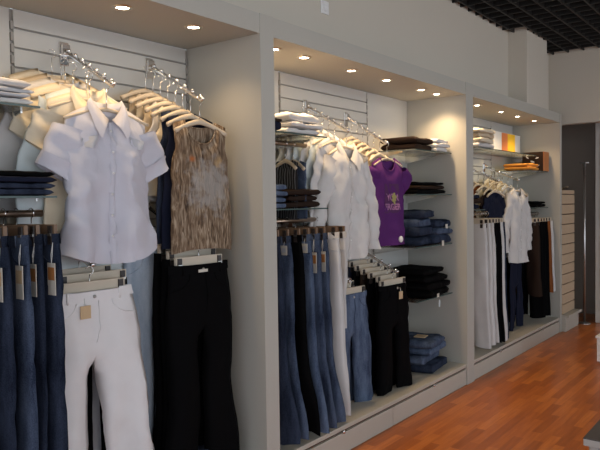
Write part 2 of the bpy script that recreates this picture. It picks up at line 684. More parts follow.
def hanger(kind, loc, rz, label, group, w=None, wood='clipwood'):
    r = thing('clothes_hanger' if kind == 'wood' else 'clip_hanger', label, 'hanger', loc, rz, group)
    return put_parts(r, wood_hanger_meshes(w or .41, .62 if wood == 'slim' else 1.0) if kind == 'wood' else clip_hanger_meshes(w or .31, wood))


# ------------------------------------------------------------------ garments
def trousers_meshes(mat, waist=.19, hip=.215, L=1.04, crotch=.27, knee=(.205, .035), hem=(.235, .06), T=.035, seed=1.0, fold=.010, detail=True, seam=None, tagk=None, shift=0.0):
    """flat-hung trousers, front towards -Y, waist at z = 0. Returns [(name, mesh, children)]."""
    K, N1, N2 = 7, 8, 22
    lg = L - crotch

    def fl(x, z):
        d = sm(-z / L)
        f = fold * (.35 + .9 * d) * math.sin(34 * x + seed * 3 + 1.6 * noise.noise((seed, z * 2.2, 3.3)))
        f += fold * 1.4 * noise.noise((x * 7 + seed * 9, z * 4.0, seed))
        f += fold * .55 * noise.noise((x * 16 + seed, z * 17 + x * 9, seed * 2)) * (1 - .4 * d)
        f -= fold * .9 * max(0, .15 - abs(noise.noise((x * 5 + seed * 3, z * 3.2 + x * 3, seed)))) / .15
        return f

    def up(u, v, s):
        hw = lerp(waist, hip, sm(v * 1.25))
        z = -v * crotch + .008 * u * u * (1 - v)
        x = u * hw
        th = T * math.sqrt(max(0, 1 - u * u)) * (.55 + .45 * v)
        return (x, -s * th * (1 if s > 0 else .4) + fl(x, z), z)

    def leg(sd, u, v, s):
        g = abs(u)
        ox = interp([(0, hip), (.45, knee[0]), (1, hem[0])], v)
        ix = interp([(0, 0), (.12, .016), (.45, knee[1]), (1, hem[1])], v)
        x = sd * lerp(ix, ox, g) + shift * v * v
        z = -crotch - v * lg + .012 * math.sin(seed * 5 + x * 20) * v
        bl = sm(v / .12)
        th = T * math.sqrt(max(0, 1 - g * g)) * (1 - bl) + (T * .95) * math.sqrt(max(0, 1 - (2 * g - 1) ** 2)) * bl
        return (x, -s * th * (1 if s > 0 else .4) + fl(x, z), z)

    m = MB()
    for s in (1, -1):
        m.grid([[up(c / K, r / N1, s) for c in range(-K, K + 1)] for r in range(N1 + 1)])
        for sd in (-1, 1):
            m.grid([[leg(sd, c / K, r / N2, s) for c in range(K + 1)] for r in range(N2 + 1)])
    for sd in (-1, 1):
        m.grid([[leg(sd, 0, r / N2, 1), leg(sd, 0, r / N2, -1)] for r in range(N2 + 1)])
    out = [('body', m.mesh('body', mat, True, 1e-5), [])]
    if not detail:
        return out
    sm_ = seam or mat
    # waistband
    wb = MB()
    for s in (1, -1):
        rows = []
        for r in range(4):
            row = []
            for c in range(-K, K + 1):
                p = up(c / K, r / 3 * .15, s)
                row.append((p[0] * 1.012, p[1] - s * .004, p[2] + .003))
            rows.append(row)
        wb.grid(rows)
    out.append(('waistband', wb.mesh('waistband', mat, True, 1e-5), []))
    for u in (-.62, .62):
        q = [up(u, v, 1) for v in (.0, .08, .17)]
        out.append(('belt_loop', MB().tube([(x, y - .006, z + .003) for x, y, z in q], .0045, 6, (1, .5), (0, 1, 0)).mesh('belt_loop', mat), []))
    for sd in (-1, 1):
        pts = []
        for k in range(9):
            a = k / 8
            u = sd * lerp(.42, .93, 1 - math.cos(a * PI / 2))
            v = lerp(.15, .42, math.sin(a * PI / 2))
            p = up(u, v, 1)
            pts.append((p[0], p[1] - .0015, p[2]))
        out.append(('pocket_seam', MB().tube(pts, .0026, 6).mesh('pocket_seam', sm_), []))
    pts = []
    for k in range(10):
        a = k / 9
        p = up(.02 + .10 * (1 - a ** 3), lerp(.15, .82, a), 1)
        pts.append((p[0], p[1] - .0015, p[2]))
    out.append(('fly_seam', MB().tube(pts, .0024, 6).mesh('fly_seam', sm_), []))
    p = up(.03, .075, 1)
    out.append(('button', MB().lathe([(.0004, -.007), (.007, -.006), (.008, -.002), (.008, .004)], (p[0], p[1] - .003, p[2]), 12, 'Y').mesh('button', M['steel']), []))
    if tagk:
        u, long_, mats = tagk
        p = up(u, .12, 1)
        x, yb, z = p[0], p[1] - .010, p[2]
        st = MB().tube([(x, yb + .004, z), (x + .004, yb - .002, z - .045), (x, yb - .004, z - .085), (x - .004, yb - .002, z - .045), (x, yb + .004, z + .001)], .0014, 5)
        if long_:
            tg = MB().box(x - .025, x + .025, yb - .006, yb - .0035, z - .085 - .118, z - .078)
            ch = [('tag_print', MB().box(x - .021, x + .021, yb - .0068, yb - .0058, z - .145, z - .095).mesh('tag_print', mats[1], False))]
        else:
            tg = MB().box(x - .024, x + .024, yb - .006, yb - .003, z - .075, z - .02)
            st = MB().tube([(x, yb + .004, z + .01), (x, yb - .004, z - .02)], .0014, 5)
            ch = [('tag_print', MB().box(x - .014, x + .014, yb - .0068, yb - .0058, z - .06, z - .035).mesh('tag_print', mats[1], False))]
        out.append(('price_tag', tg.mesh('price_tag', mats[0], False), ch + [('tag_string', st.mesh('tag_string', M['string']))]))
    return out


def put_tree(root, parts):
    for n, me, ch in parts:
        o = bpy.data.objects.new(n, me)
        C.objects.link(o)
        o.parent = root
        for n2, me2 in ch:
            q = bpy.data.objects.new(n2, me2)
            C.objects.link(q)
            q.parent = o
    return root


def top_meshes(mat, sw=.21, drop=.045, nw=.075, nd=.09, nb=.02, L=.68, prof=None, hc=.03, T=.045, seed=1.0, fold=.010,
               sleeve=None, sl_len=.2, sl_ang=38, sl_r=(.088, .080), collar=False, placket=False, pockets=False, neck_trim=None, shift=0.0, open_v=0.0):
    """flat-hung top, front towards -Y, side of neck at z = 0."""
    prof = prof or [(-L - .1, sw + .03), (-.45, sw + .0), (-.22, sw + .02), (-.08, sw + .005), (0, sw)]
    un = nw / sw
    cols = [-1, -.96, -.88, -.78] + [-.78 + (-un + .78) * k / 3 for k in (1, 2)] + [-un * math.cos(PI * k / 12) for k in range(13)]
    cols += [un + (.78 - un) * k / 3 for k in (1, 2)] + [.78, .88, .96, 1]
    NR = 26

    def zt(u, s):
        x = abs(u) * sw
        if x < nw - 1e-9:
            q = math.sqrt(max(0, 1 - (x / nw) ** 2))
            return -(nd if s > 0 else nb) * (q if s < 0 or not open_v else lerp(q, 1 - x / nw, open_v))
        return -drop * max(0.0, (x - nw) / (sw - nw)) ** 1.15

    def fl(x, z):
        d = sm(-z / L)
        f = fold * (.1 + 1.0 * d) * math.sin(26 * x + seed * 2 + 1.2 * noise.noise((seed, z * 2, 1.1)))
        f += fold * 1.3 * (.25 + .75 * d) * noise.noise((x * 6 + seed * 5, z * 3.2, seed))
        f += fold * .7 * noise.noise((x * 13 + z * 6 + seed, z * 12, seed * 2))
        f -= fold * 1.1 * max(0, .16 - abs(noise.noise((x * 5 + z * 3.5 + seed * 3, z * 4.5 - x * 3, seed)))) / .16
        f += fold * .5 * max(0, .12 - abs(noise.noise((x * 9 - z * 5, z * 7 + x * 4 + seed, seed * 4)))) / .12
        return f

    def pos(u, v, s):
        a = zt(u, s)
        z = lerp(a, -L - hc * (1 - u * u), v)
        hw = interp(prof, z)
        if v < .25:
            hw = lerp(sw, hw, sm(v / .25)) if -z < drop + .1 else hw
        x = u * hw + shift * v * v
        e = math.sqrt(max(0, 1 - abs(u) ** 2.6))
        k = sm(v / .16)
        g0 = .55 * math.sqrt(max(0, 1 - (u / un) ** 2)) if abs(u) < un else 0
        return (x, -s * T * (1 if s > 0 else .4) * e * lerp(g0, 1, k) + fl(x, z) * sm(v / .1), z)

    cuffs = []
    m = MB()
    for s in (1, -1):
        m.grid([[pos(u, r / NR, s) for u in cols] for r in range(NR + 1)])
    b = MB()
    b.v, b.f = m.v, m.f
    if sleeve:
        for sd in (-1, 1):
            n = 12 if sleeve == 'short' else 22
            path, rows = [], []
            for k in range(n + 1):
                t = k / n
                if sleeve == 'short':
                    a = math.radians(lerp(sl_ang * .6, sl_ang * 1.25, t))
                    px = sd * (sw - .035 + t * sl_len * math.sin(math.radians(sl_ang)))
                    pz = -drop - .055 - t * sl_len * math.cos(math.radians(sl_ang)) + .02 * math.sin(PI * t)
                else:
                    px = sd * (sw - .035 + sl_len * .24 * math.sin(sm(t * 1.3) * PI / 2) * .9)
                    pz = -drop - .05 - t * sl_len
                    a = math.radians(lerp(34, 4, sm(t * 1.6)))
                    if t < .3:
                        pz = -drop - .05 - t * sl_len * .95
                ra = lerp(sl_r[0], sl_r[1], sm(t))
                rb = lerp(.04, .028, t) * min(1, T / .045 + .1)
                row = []
                for j in range(14):
                    q = 2 * PI * j / 14
                    ax = math.cos(q) * ra
                    yy = math.sin(q) * rb
                    x = px + ax * math.cos(a) * sd
                    z = pz + ax * math.sin(a)
                    w = min(1, T / .04) * noise.noise((x * 9 + seed, z * 14, sd * 3 + seed)) * .016 + .005 * math.sin(z * 60 + x * 30 + seed) - .010 * max(0, .15 - abs(noise.noise((x * 7 + seed * 2, z * 8, sd)))) / .15
                    row.append((x, yy + w + .004, z + w * .3))
                rows.append(row)
            b.grid(rows, wrap=True)
            if collar:
                k0 = len(rows) - (4 if sleeve == 'short' else 3)
                cf = []
                for rw in rows[k0:]:
                    c = [sum(q[i] for q in rw) / len(rw) for i in range(3)]
                    cf.append([tuple(c[i] + (q[i] - c[i]) * (1.07 if i != 1 else 1.22) for i in range(3)) for q in rw])
                cuffs.append(cf)
    out = [('body', b.mesh('body', mat, True, 1e-5), [])]
    for rws in cuffs:
        out.append(('cuff', MB().grid(rws, wrap=True).mesh('cuff', mat), []))
    if collar:
        for sd in (-1, 1):
            rows = [[], [], [], []]
            n = 12
            for k in range(n + 1):
                t = k / n   # 0 back centre -> 1 front centre
                if t < .5:
                    u = un * math.sin(t / .5 * PI / 2)
                    p = pos(sd * u, 0, -1)
                    out_n = Vector((sd * math.sin(t * PI), math.cos(t * PI), 0))
                else:
                    u = un * math.cos((t - .5) / .5 * PI / 2)
                    p = pos(sd * max(u, .04), 0, 1)
                    out_n = Vector((sd * math.sin(t * PI) + .0, math.cos(t * PI), 0))
                p = Vector(p)
                tip = sm((t - .55) / .45)
                lift = .030 * (1 - .55 * tip)
                rows[0].append(tuple(p + Vector((0, 0, -.004))))
                rows[1].append(tuple(p + Vector((0, 0, lift)) + out_n * .006))
                fd = lerp(.045, .085, tip)
                side = Vector((sd * .052 * tip, -.014 * tip, 0))
                rows[2].append(tuple(p + out_n * .022 + side * .6 + Vector((0, 0, lift - fd * .5))))
                rows[3].append(tuple(p + out_n * .026 + side + Vector((0, 0, lift - fd))))
            out.append(('collar', MB().grid(rows).mesh('collar', mat), []))
    if placket:
        rows = []
        for r in range(0, NR + 1):
            v = r / NR
            rows.append([(p[0], p[1] - dy, p[2]) for p, dy in ((pos(-.055, v, 1), .0), (pos(-.05, v, 1), .004), (pos(.05, v, 1), .004), (pos(.055, v, 1), .0))])
        out.append(('placket', MB().grid(rows).mesh('placket', mat), []))
        for k in range(6):
            p = pos(0, .05 + .15 * k, 1)
            out.append(('button', MB().lathe([(.0004, -.003), (.0055, -.0025), (.006, .001)], (p[0], p[1] - .005, p[2]), 10, 'Y').mesh('button', M['plastic']), []))
    if pockets:
        for sd in (-1, 1):
            rows = []
            for r in range(7):
                rows.append([])
                for c in range(7):
                    q = pos(sd * lerp(.36, .66, c / 6), .20 + .05 * r / 6, 1)
                    tri = .018 * (1 - abs(c / 3 - 1)) if r == 6 else 0
                    rows[-1].append((q[0], q[1] - .005, q[2] - tri))
            out.append(('pocket_flap', MB().grid(rows).mesh('pocket_flap', M['greyc']), []))
    if neck_trim:
        pts = [pos(un * math.cos(PI * k / 20), 0, 1) for k in range(21)]
        out.append(('neck_trim', MB().tube([(x, y - .002, z) for x, y, z in pts], .0045, 6).mesh('neck_trim', neck_trim), []))
        out.append(('back_neck_trim', MB().tube([(x, y, z) for x, y, z in [pos(un * math.cos(PI * k / 20), 0, -1) for k in range(21)]], .0045, 6).mesh('back_neck_trim', neck_trim), []))
    top_meshes.pos = pos
    return out


def folded_mesh(mat, w=.30, d=.26, h=.035, seed=1.0, layers=2, rough=.006):
    n, m = 20, 28
    rows = []
    for i in range(n + 1):
        t = -1 + 2 * i / n
        e = max(0.02, 1 - abs(t) ** 16) ** .35
        row = []
        for j in range(m):
            a = 2 * PI * j / m
            c, s = math.cos(a), math.sin(a)
            x = d / 2 * math.copysign(abs(c) ** .32, c)
            z = h / 2 * math.copysign(abs(s) ** .42, s) * e
            if c > .3:
                x -= .007 * abs(math.sin(PI * layers * (z / h + .5))) ** .5 * 0 + .006 * (1 + math.cos(2 * PI * layers * (z / h + .5))) * .5
            y = t * w / 2 * (1 - .03 * abs(s))
            nz = rough * noise.noise((x * 9 + seed, y * 9, seed * 3)) + rough * .5 * noise.noise((x * 25, y * 25 + seed, z * 30))
            row.append((x + nz * .8, y + rough * .6 * noise.noise((z * 30, seed, t)), h / 2 + z + (nz if z > 0 else nz * .25)))
        rows.append(row)
    b = MB().grid(rows, wrap=True)
    b.f.append(tuple(range(m)))
    b.f.append(tuple(n * m + k for k in range(m)))
    lo = min(p[2] for p in b.v)
    b.v = [(x, y, z - lo) for x, y, z in b.v]
    return b.mesh('folded_cloth', mat)


POS = ['lowest', 'second up', 'third up', 'fourth up', 'fifth up', 'sixth up']


def stack(x, y, z, items, where, group, w=.30, d=.27, jit=.012, rz=0.0, name='folded_jeans'):
    """items: list of (material key, height, words, category)"""
    zz = z
    n = len(items)
    for k, (mk, h, words, cat) in enumerate(items):
        if n == 1:
            lab = '%s %s' % (words, where)
        else:
            lab = '%s %s, %s in pile' % (words, where, 'topmost' if k == n - 1 else POS[k])
        me = folded_mesh(M[mk], w * RND.uniform(.93, 1.03), d * RND.uniform(.93, 1.02), h, RND.uniform(0, 50), 2, .005 if h < .03 else max(.009, h * .24))
        o = bpy.data.objects.new('folded_' + cat.replace(' ', '_'), me)
        C.objects.link(o)
        hh = max(v.co.z for v in me.vertices)
        o.location = (x + RND.uniform(-jit, jit), y + RND.uniform(-jit, jit), zz)
        o.rotation_euler = (0, 0, rz + RND.uniform(-.08, .08))
        tag(o, lab, cat, group)
        yield o
        zz += hh * .84


def tagcard(parent, x, y, z, w=.03, h=.045, mat='tagw', rz=0):
    MB().box(x - .001, x + .0012, y - w / 2, y + w / 2, z - h, z).build('price_tag', M[mat], parent, False)


def shelf(y0, y1, z, label, x1=-2.36):
    r = thing('glass_shelf', label, 'shelf', (XB, y0, z))
    D, L = x1 - XB, y1 - y0
    MB().box(.004, D - .004, .004, L - .004, -.008, 0).build('pane', M['glass'], r, False)
    MB().box(D - .004, D, .004, L - .004, -.008, 0).build('front_edge', M['glass_edge'], r, False)
    for yy in (.03, L - .03):
        MB().add([(.001, yy - .004, -.075), (.001, yy + .004, -.034), (.001, yy - .004, -.0085), (.001, yy + .004, -.0085), (D * .7, yy - .004, -.02), (D * .7, yy + .004, -.02), (D * .7, yy - .004, -.0085), (D * .7, yy + .004, -.0085)],
                 [(0, 2, 6, 4), (1, 5, 7, 3), (0, 4, 5, 1), (2, 3, 7, 6), (4, 6, 7, 5), (0, 1, 3, 2)]).build('bracket', M['chrome'], r, False)
    return r


FACE_X = PI / 2      # front turned to the room


def hang_trousers(parts, x, y, zrail, rz, label, group, hlabel, hgroup, hw=.31, name='hanging_trousers', cat='trousers', wood='clipwood'):
    """clip hanger over a rail at height zrail, trousers clipped under it"""
    zb = zrail - HANG_TOP - .018
    hanger('clip', (x, y, zb), rz, hlabel, hgroup, hw, wood)
    r = thing(name, label, cat, (x, y, zb - .024), rz, group)
    return put_tree(r, parts)


def hang_top(parts, x, y, zrail, rz, label, group, hlabel, hgroup, hw=.41, name='hanging_vest', cat='top', dz=None):
    zb = zrail - WOOD_TOP - .018
    hanger('wood', (x, y, zb), rz, hlabel, hgroup, hw, 'slim' if cat in ('shirt', 'blouse', 'cardigan', 't-shirt') else 'round')
    if dz is None:
        dz = .024 if cat in ('shirt', 'blouse', 'cardigan') else -.004
    r = thing(name, label, cat, (x, y, zb + .006 + dz), rz, group)
    return put_tree(r, parts)


# ================================================================== NEAREST BAY
shelf(.83, 1.46, 1.965, 'glass shelf carrying the pale folded knits, nearest the camera', -2.45)
shelf(.83, 1.505, 1.602, 'glass shelf carrying the dark folded jeans, nearest the camera', -2.42)
list(stack(-2.615, 1.275, 1.966, [('white', .028, 'white folded garment', 'garment'), ('greyc', .02, 'light grey folded garment', 'garment'), ('greyc', .02, 'light grey folded garment', 'garment'), ('white', .034, 'white folded garment', 'garment')],
           'on the nearest upper glass shelf', 'pale folded clothes on the nearest shelf', .34, .30))
list(stack(-2.575, 1.33, 1.603, [('denimd', .027, 'dark blue folded jeans', 'jeans'), ('denimd', .026, 'dark blue folded jeans', 'jeans'), ('navy', .025, 'navy folded jeans', 'jeans'), ('blackc', .022, 'black folded jeans', 'jeans')],
           'on the nearest lower glass shelf', 'dark folded jeans on the nearest shelf', .33, .34))
rail(-2.46, .83, 1.455, 1.532, 'bronze clothes rail holding the nearest row of dark jeans')
kinds = [('denimd', .0), ('denimd', 0), ('denim', 0), ('denimd', 0), ('denimd', 0), ('denim', 0)]
ys = [1.41, 1.36, 1.295, 1.215, 1.125, 1.02]
for k, yy in enumerate(ys):
    tg = [(.86, True, (M['tagw'], M['tago'])), (.84, True, (M['tagw'], M['tago'])), (.84, True, (M['tagw'], M['tagp'])), (.80, True, (M['tagw'], M['tagp'])), (.75, True, (M['tagw'], M['tagp'])), None][k]
    parts = trousers_meshes(M[kinds[k][0]], .185, .20, 1.12, .26, (.20, .03), (.215, .045), .022, 2.1 + k, .007, True, M['denimd'], tg)
    ordn = ['rightmost', 'second from the right', 'third from the right', 'fourth from the right', 'fifth from the right', 'leftmost'][k]
    hang_trousers(parts, -2.475 + RND.uniform(-.012, .012), yy, 1.532 + .018, RND.uniform(-.05, .05), 'dark blue jeans on the nearest rail, %s' % ordn, 'jeans on the nearest rail',
                  'clip hanger on the nearest bronze rail, %s' % ordn, 'clip hangers on the nearest rail', .33, 'hanging_jeans', 'jeans', 'bwood')

# upper arm with the white blouse
A1 = waterfall(1.776, 2.298, -2.405, 2.085, 'chrome sloping arm above the white short-sleeve blouse')
A2 = waterfall(2.282, 2.307, -2.375, 2.075, 'chrome sloping arm above the brown patterned tank top')
x = -2.425
parts = top_meshes(M['lav'], .195, .06, .07, .085, .02, .635, [(-.9, .245), (-.66, .245), (-.42, .210), (-.2, .218), (-.08, .205), (0, .195)], .06, .05, 1.3, .022, 'short', .21, 24, (.090, .082), True, True, True, open_v=.6)
hang_top(parts, x, 1.755, A1(x) + .006, FACE_X - .10, 'white short-sleeve blouse with collar, front of the arm above white trousers', None, 'pale wooden hanger holding the white short-sleeve blouse', None, name='hanging_blouse', cat='blouse', dz=.012)
beh = [('cream', 'cream short-sleeve shirt', .66), ('mint', 'long pale mint shirt', .86), ('cream', 'cream shirt', .7), ('white', 'white shirt', .8), ('beige', 'beige shirt', .68), ('cream', 'cream shirt', .7)]
for k, (mk, words, L) in enumerate(beh):
    x = -2.51 - .043 * k
    parts = top_meshes(M[mk], .205, .05, .07, .06, .02, L, [(-1, .25 if L > .75 else .225), (-.6, .235), (-.3, .215), (-.08, .21), (0, .205)], .02, .014, 3.3 + k, .006, 'short' if k % 2 == 0 else 'long', .17 if k % 2 == 0 else .5, 24, (.08, .07), k == 0, False)
    hang_top(parts, x, 1.745 + RND.uniform(-.02, .01) - .012 * k, A1(x) + .006, FACE_X + RND.uniform(-.06, .06), '%s hanging %s behind the white short-sleeve blouse' % (words, ORD[k]), 'shirts behind the white blouse',
             'wooden hanger %s behind the white short-sleeve blouse' % ORD[k], 'hangers behind the white blouse', name='hanging_shirt', cat='shirt')

# brown tank top and what hangs behind it
x = -2.395
parts = top_meshes(M['print'], .162, .02, .095, .115, .035, .655, [(-.9, .20), (-.5, .19), (-.3, .178), (-.2, .172), (-.12, .154), (0, .162)], -.02, .04, 5.2, .009, neck_trim=M['print'])
hang_top(parts, x, 2.285, A2(x) + .006, FACE_X - .12, 'brown streaky print tank top with pale blotch, on the second arm', None, 'pale wooden hanger holding the brown print tank top', None, .315, name='hanging_tank_top', cat='tank top')
beh = [('navy', 'navy sleeveless top', .66), ('denimd', 'dark denim sleeveless top', .66), ('cream', 'cream camisole', .45), ('white', 'white camisole', .5), ('beige', 'beige camisole', .45), ('cream', 'cream sleeveless top', .5), ('beige', 'beige sleeveless top', .5)]
for k, (mk, words, L) in enumerate(beh):
    x = -2.45 - .043 * k
    parts = top_meshes(M[mk], .15 if k < 2 else .11, .02, .08, .10, .03, L, [(-.9, .22), (-.5, .20), (-.3, .18), (-.2, .17), (-.1, .14 if k < 2 else .105), (0, .15 if k < 2 else .11)], 0, .013, 7.1 + k, .005)
    hang_top(parts, x, 2.275 - .012 * k, A2(x) + .006, FACE_X + RND.uniform(-.05, .08), '%s hanging %s behind the brown print tank top' % (words, ORD[k]), 'tops behind the brown tank top',
             'wooden hanger %s behind the brown print tank top' % ORD[k], 'hangers behind the brown tank top', .32, name='hanging_vest', cat='top')

# lower arms
A3 = waterfall(1.67, 1.46, -2.44, 1.295, 'chrome sloping arm above the white trousers')
A4 = waterfall(2.235, 1.56, -2.395, 1.365, 'chrome sloping arm above the black trousers')
x = -2.43
parts = trousers_meshes(M['twill'], .205, .246, .99, .265, (.27, .03), (.315, .08), .045, 11.4, .016, True, M['twill'], (-.25, False, (M['tagp'], M['tagp'])), .045)
hang_trousers(parts, x, 1.65, A3(x) + .006, FACE_X - .06, 'white trousers with kraft tag, hanging below the white blouse', None, 'pale clip hanger holding the white trousers below the blouse', None, .34)
for k, (mk, words) in enumerate([('blackc', 'black trousers'), ('greyc', 'light grey trousers'), ('paleb', 'pale blue jeans'), ('white', 'white trousers'), ('denim', 'blue jeans')]):
    x = -2.49 - .045 * k
    parts = trousers_meshes(M[mk], .18, .20, 1.0, .27, (.165, .02), (.16, .02), .016, 13.3 + k, .005, False)
    hang_trousers(parts, x, 1.675 + (.035 if k == 0 else -.006 * k), A3(x) + .006, FACE_X + RND.uniform(-.05, .05), '%s hanging %s behind the nearest white trousers' % (words, ORD[k]), 'trousers behind the white trousers',
                  'pale clip hanger %s behind the nearest white trousers' % ORD[k], 'clip hangers behind the white trousers', .34)
x = -2.38
parts = trousers_meshes(M['blackc'], .194, .21, 1.06, .285, (.205, .008), (.25, .018), .04, 21.7, .010, True, M['blackc'], None)
b = hang_trousers(parts, x, 2.245, A4(x) + .006, FACE_X - .05, 'black flared trousers in front of the arm below the brown tank top', None, 'white clip hanger holding the front black trousers below the brown tank top', None, .30)
MB().box(-.03, .028, -.034, -.031, -.034, -.020).build('waist_label', M['tagw'], b, False)
for k, (mk, words) in enumerate([('blackc', 'black trousers'), ('blackc', 'black trousers'), ('paleb', 'pale blue jeans'), ('paleb', 'pale bleached jeans')]):
    x = -2.44 - .055 * k
    parts = trousers_meshes(M[mk], .19, .205, 1.07 if k < 2 else 1.05, .28, (.20, .012), (.225 if k < 2 else .2, .02), .018, 23.3 + k, .006, k > 1, M[mk])
    hang_trousers(parts, x, 2.255 - (.13 if k > 1 else 0) - .008 * k, A4(x) + .006, FACE_X + RND.uniform(-.04, .04), '%s hanging %s behind the black flared trousers' % (words, ORD[k]), 'trousers behind the black flared trousers',
                  'clip hanger %s behind the black flared trousers' % ORD[k], 'clip hangers behind the black flared trousers', .32)
list(stack(-2.5, 2.30, ZP + .001, [('denim', .05, 'blue folded jeans', 'jeans'), ('denim', .05, 'blue folded jeans', 'jeans'), ('denimd', .05, 'dark blue folded jeans', 'jeans')],
           'on the plinth behind the black trousers', 'folded jeans on the nearest plinth', .3, .3))

# ================================================================== MIDDLE BAY
for z, nm in ((1.972, 'white and navy folded clothes'), (1.525, 'brown folded clothes')):
    shelf(2.70, 3.372, z, 'glass shelf carrying the %s beside the first pillar' % nm, -2.38)
list(stack(-2.55, 3.16, 1.973, [('white', .034, 'white folded shirt', 'shirt')] * 2 + [('white', .055, 'thick white folded shirt', 'shirt')],
           'on the upper left middle shelf', 'white folded shirts', .34, .31))
list(stack(-2.53, 2.83, 1.973, [('navy', .05, 'navy folded garment', 'garment'), ('brownc', .025, 'brown folded garment', 'garment')],
           'beside the white shirts on the upper left shelf', 'dark folded clothes by the white shirts', .2, .3))
list(stack(-2.55, 3.15, 1.526, [('brownc', .038, 'dark brown folded trousers', 'trousers')] * 3,
           'on the lower left middle shelf', 'dark brown folded trousers', .33, .31))
list(stack(-2.52, 2.83, 1.526, [('denimb', .034, 'blue folded jeans', 'jeans')] * 4,
           'beside the dark brown trousers, lower left shelf', 'blue folded jeans by the brown trousers', .22, .3))
# two garments hanging behind the left shelves
z0 = 1.955
rail(-2.54, 2.75, 3.35, 1.925, 'bronze clothes rail between the glass shelves of the middle bay')
for k, (mk, words, yy) in enumerate([('denim', 'navy blue vest', 3.20), ('stripe', 'black striped vest', 3.12)]):
    parts = top_meshes(M[mk], .115, .02, .06, .05, .02, .36, [(-.9, .125), (0, .115)], 0, .016, 31 + k, .006)
    hang_top(parts, -2.525, yy, 1.94, -.15, '%s hanging between the two left glass shelves' % words, None, 'wooden hanger holding the %s between the glass shelves' % words, None, .22, 'hanging_vest', 'vest')

rail(-2.48, 2.70, 3.46, 1.45, 'bronze clothes rail holding the blue jeans and white trousers')
rack = [('white', 3.44, 'white studded trousers', None, .29), ('white', 3.36, 'white trousers', None, 0), ('denim', 3.25, 'blue jeans with rust tag', (.85, True, (M['tagw'], M['tago'])), 0),
        ('denim', 3.17, 'blue flared jeans with rust tag', (.84, True, (M['tagw'], M['tago'])), 0), ('denimb', 3.085, 'blue jeans with white square tag', (.80, False, (M['tagw'], M['greyc'])), 0),
        ('blackc', 2.995, 'black trousers', None, 0), ('denim', 2.90, 'blue jeans with square white tag', (.80, False, (M['tagw'], M['greyc'])), 0), ('denimd', 2.80, 'dark blue jeans', None, 0)]
for k, (mk, yy, words, tg, sh) in enumerate(rack):
    if mk == 'white' and k == 0:
        parts = trousers_meshes(M[mk], .175, .19, .62, .26, (.17, .03), (.175, .04), .018, 41.0 + k, .006, True, M['white'], tg)
    else:
        parts = trousers_meshes(M[mk], .18, .20, 1.15, .26, (.215, .03), (.30 if mk != 'white' else .25, .06), .02, 41.0 + k, .008, True, M['denimd'] if mk.startswith('den') else M[mk], tg)
    o = hang_trousers(parts, -2.51 + (.035 if mk == 'white' else .02), yy, 1.468, RND.uniform(-.05, .05), '%s on the middle rail, %s from the right' % (words, ORD[k]), 'trousers on the middle rail',
                      'clip hanger on the middle rail, %s from the right' % ORD[k], 'clip hangers on the middle rail', .33, 'hanging_jeans' if 'jeans' in words else 'hanging_trousers', 'jeans' if 'jeans' in words else 'trousers', 'bwood')

A5 = waterfall(3.655, 2.244, -2.415, 2.03, 'chrome sloping arm above the white long-sleeve shirt')
A6 = waterfall(4.171, 2.209, -2.42, 1.98, 'chrome sloping arm above the purple tee')
x = -2.435
parts = top_meshes(M['white'], .172, .05, .07, .11, .02, .70, [(-.9, .20), (-.6, .205), (-.42, .185), (-.2, .195), (-.08, .185), (0, .175)], .06, .045, 51.0, .019, 'long', .60, 30, (.075, .05), True, True, False, open_v=.9)
hang_top(parts, x, 3.665, A5(x) + .006, FACE_X - .16, 'white long-sleeve shirt left of the purple tee', None, 'pale wooden hanger holding the white long-sleeve shirt', None, .36, name='hanging_shirt', cat='shirt', dz=.0)
for k, (mk, words, L) in enumerate([('white', 'white long-sleeve shirt', .70), ('mint', 'pale grey shirt', .72), ('white', 'white shirt', .66), ('mint', 'pale blue shirt', .74), ('white', 'white shirt', .7), ('cream', 'cream shirt', .66)]):
    x = -2.505 - .042 * k
    parts = top_meshes(M[mk], .185, .045, .07, .07, .02, L, [(-1, .21), (-.5, .20), (-.08, .19), (0, .185)], .02, .014, 53 + k, .006, 'long', .5, 30, (.07, .05), False, False)
    hang_top(parts, x, 3.63 - .014 * k, A5(x) + .006, FACE_X + RND.uniform(-.06, .05), '%s hanging %s behind the white long-sleeve shirt' % (words, ORD[k]), 'shirts behind the long-sleeve shirt',
             'wooden hanger %s behind the white long-sleeve shirt' % ORD[k], 'hangers behind the long-sleeve shirt', name='hanging_shirt', cat='shirt')
x = -2.44
parts = top_meshes(M['purple'], .185, .045, .085, .10, .03, .65, [(-.9, .215), (-.6, .21), (-.4, .195), (-.2, .195), (-.08, .19), (0, .185)], .0, .04, 61.0, .008, 'short', .15, 40, (.085, .08), neck_trim=M['purple'])
tee_pos = top_meshes.pos
tee = hang_top(parts, x, 4.215, A6(x) + .006, FACE_X - .12, 'purple short-sleeve tee with a faded print, hanging at the front', None, 'pale wooden hanger holding the purple tee', None, .34, name='hanging_tee', cat='t-shirt', dz=.0)
# chest print of the tee: lettering lines laid on the cloth
pm = plain('mauve_print_ink', (.30, .13, .27), .8)
pd = plain('dim_violet_print_ink', (.075, .018, .085), .8)
pg = plain('olive_print_ink', (.30, .27, .10), .8)


def cloth_y(px, pz):
    u = px / .195
    v = (-pz) / .65
    return tee_pos(u, v, 1)[1] - .0035


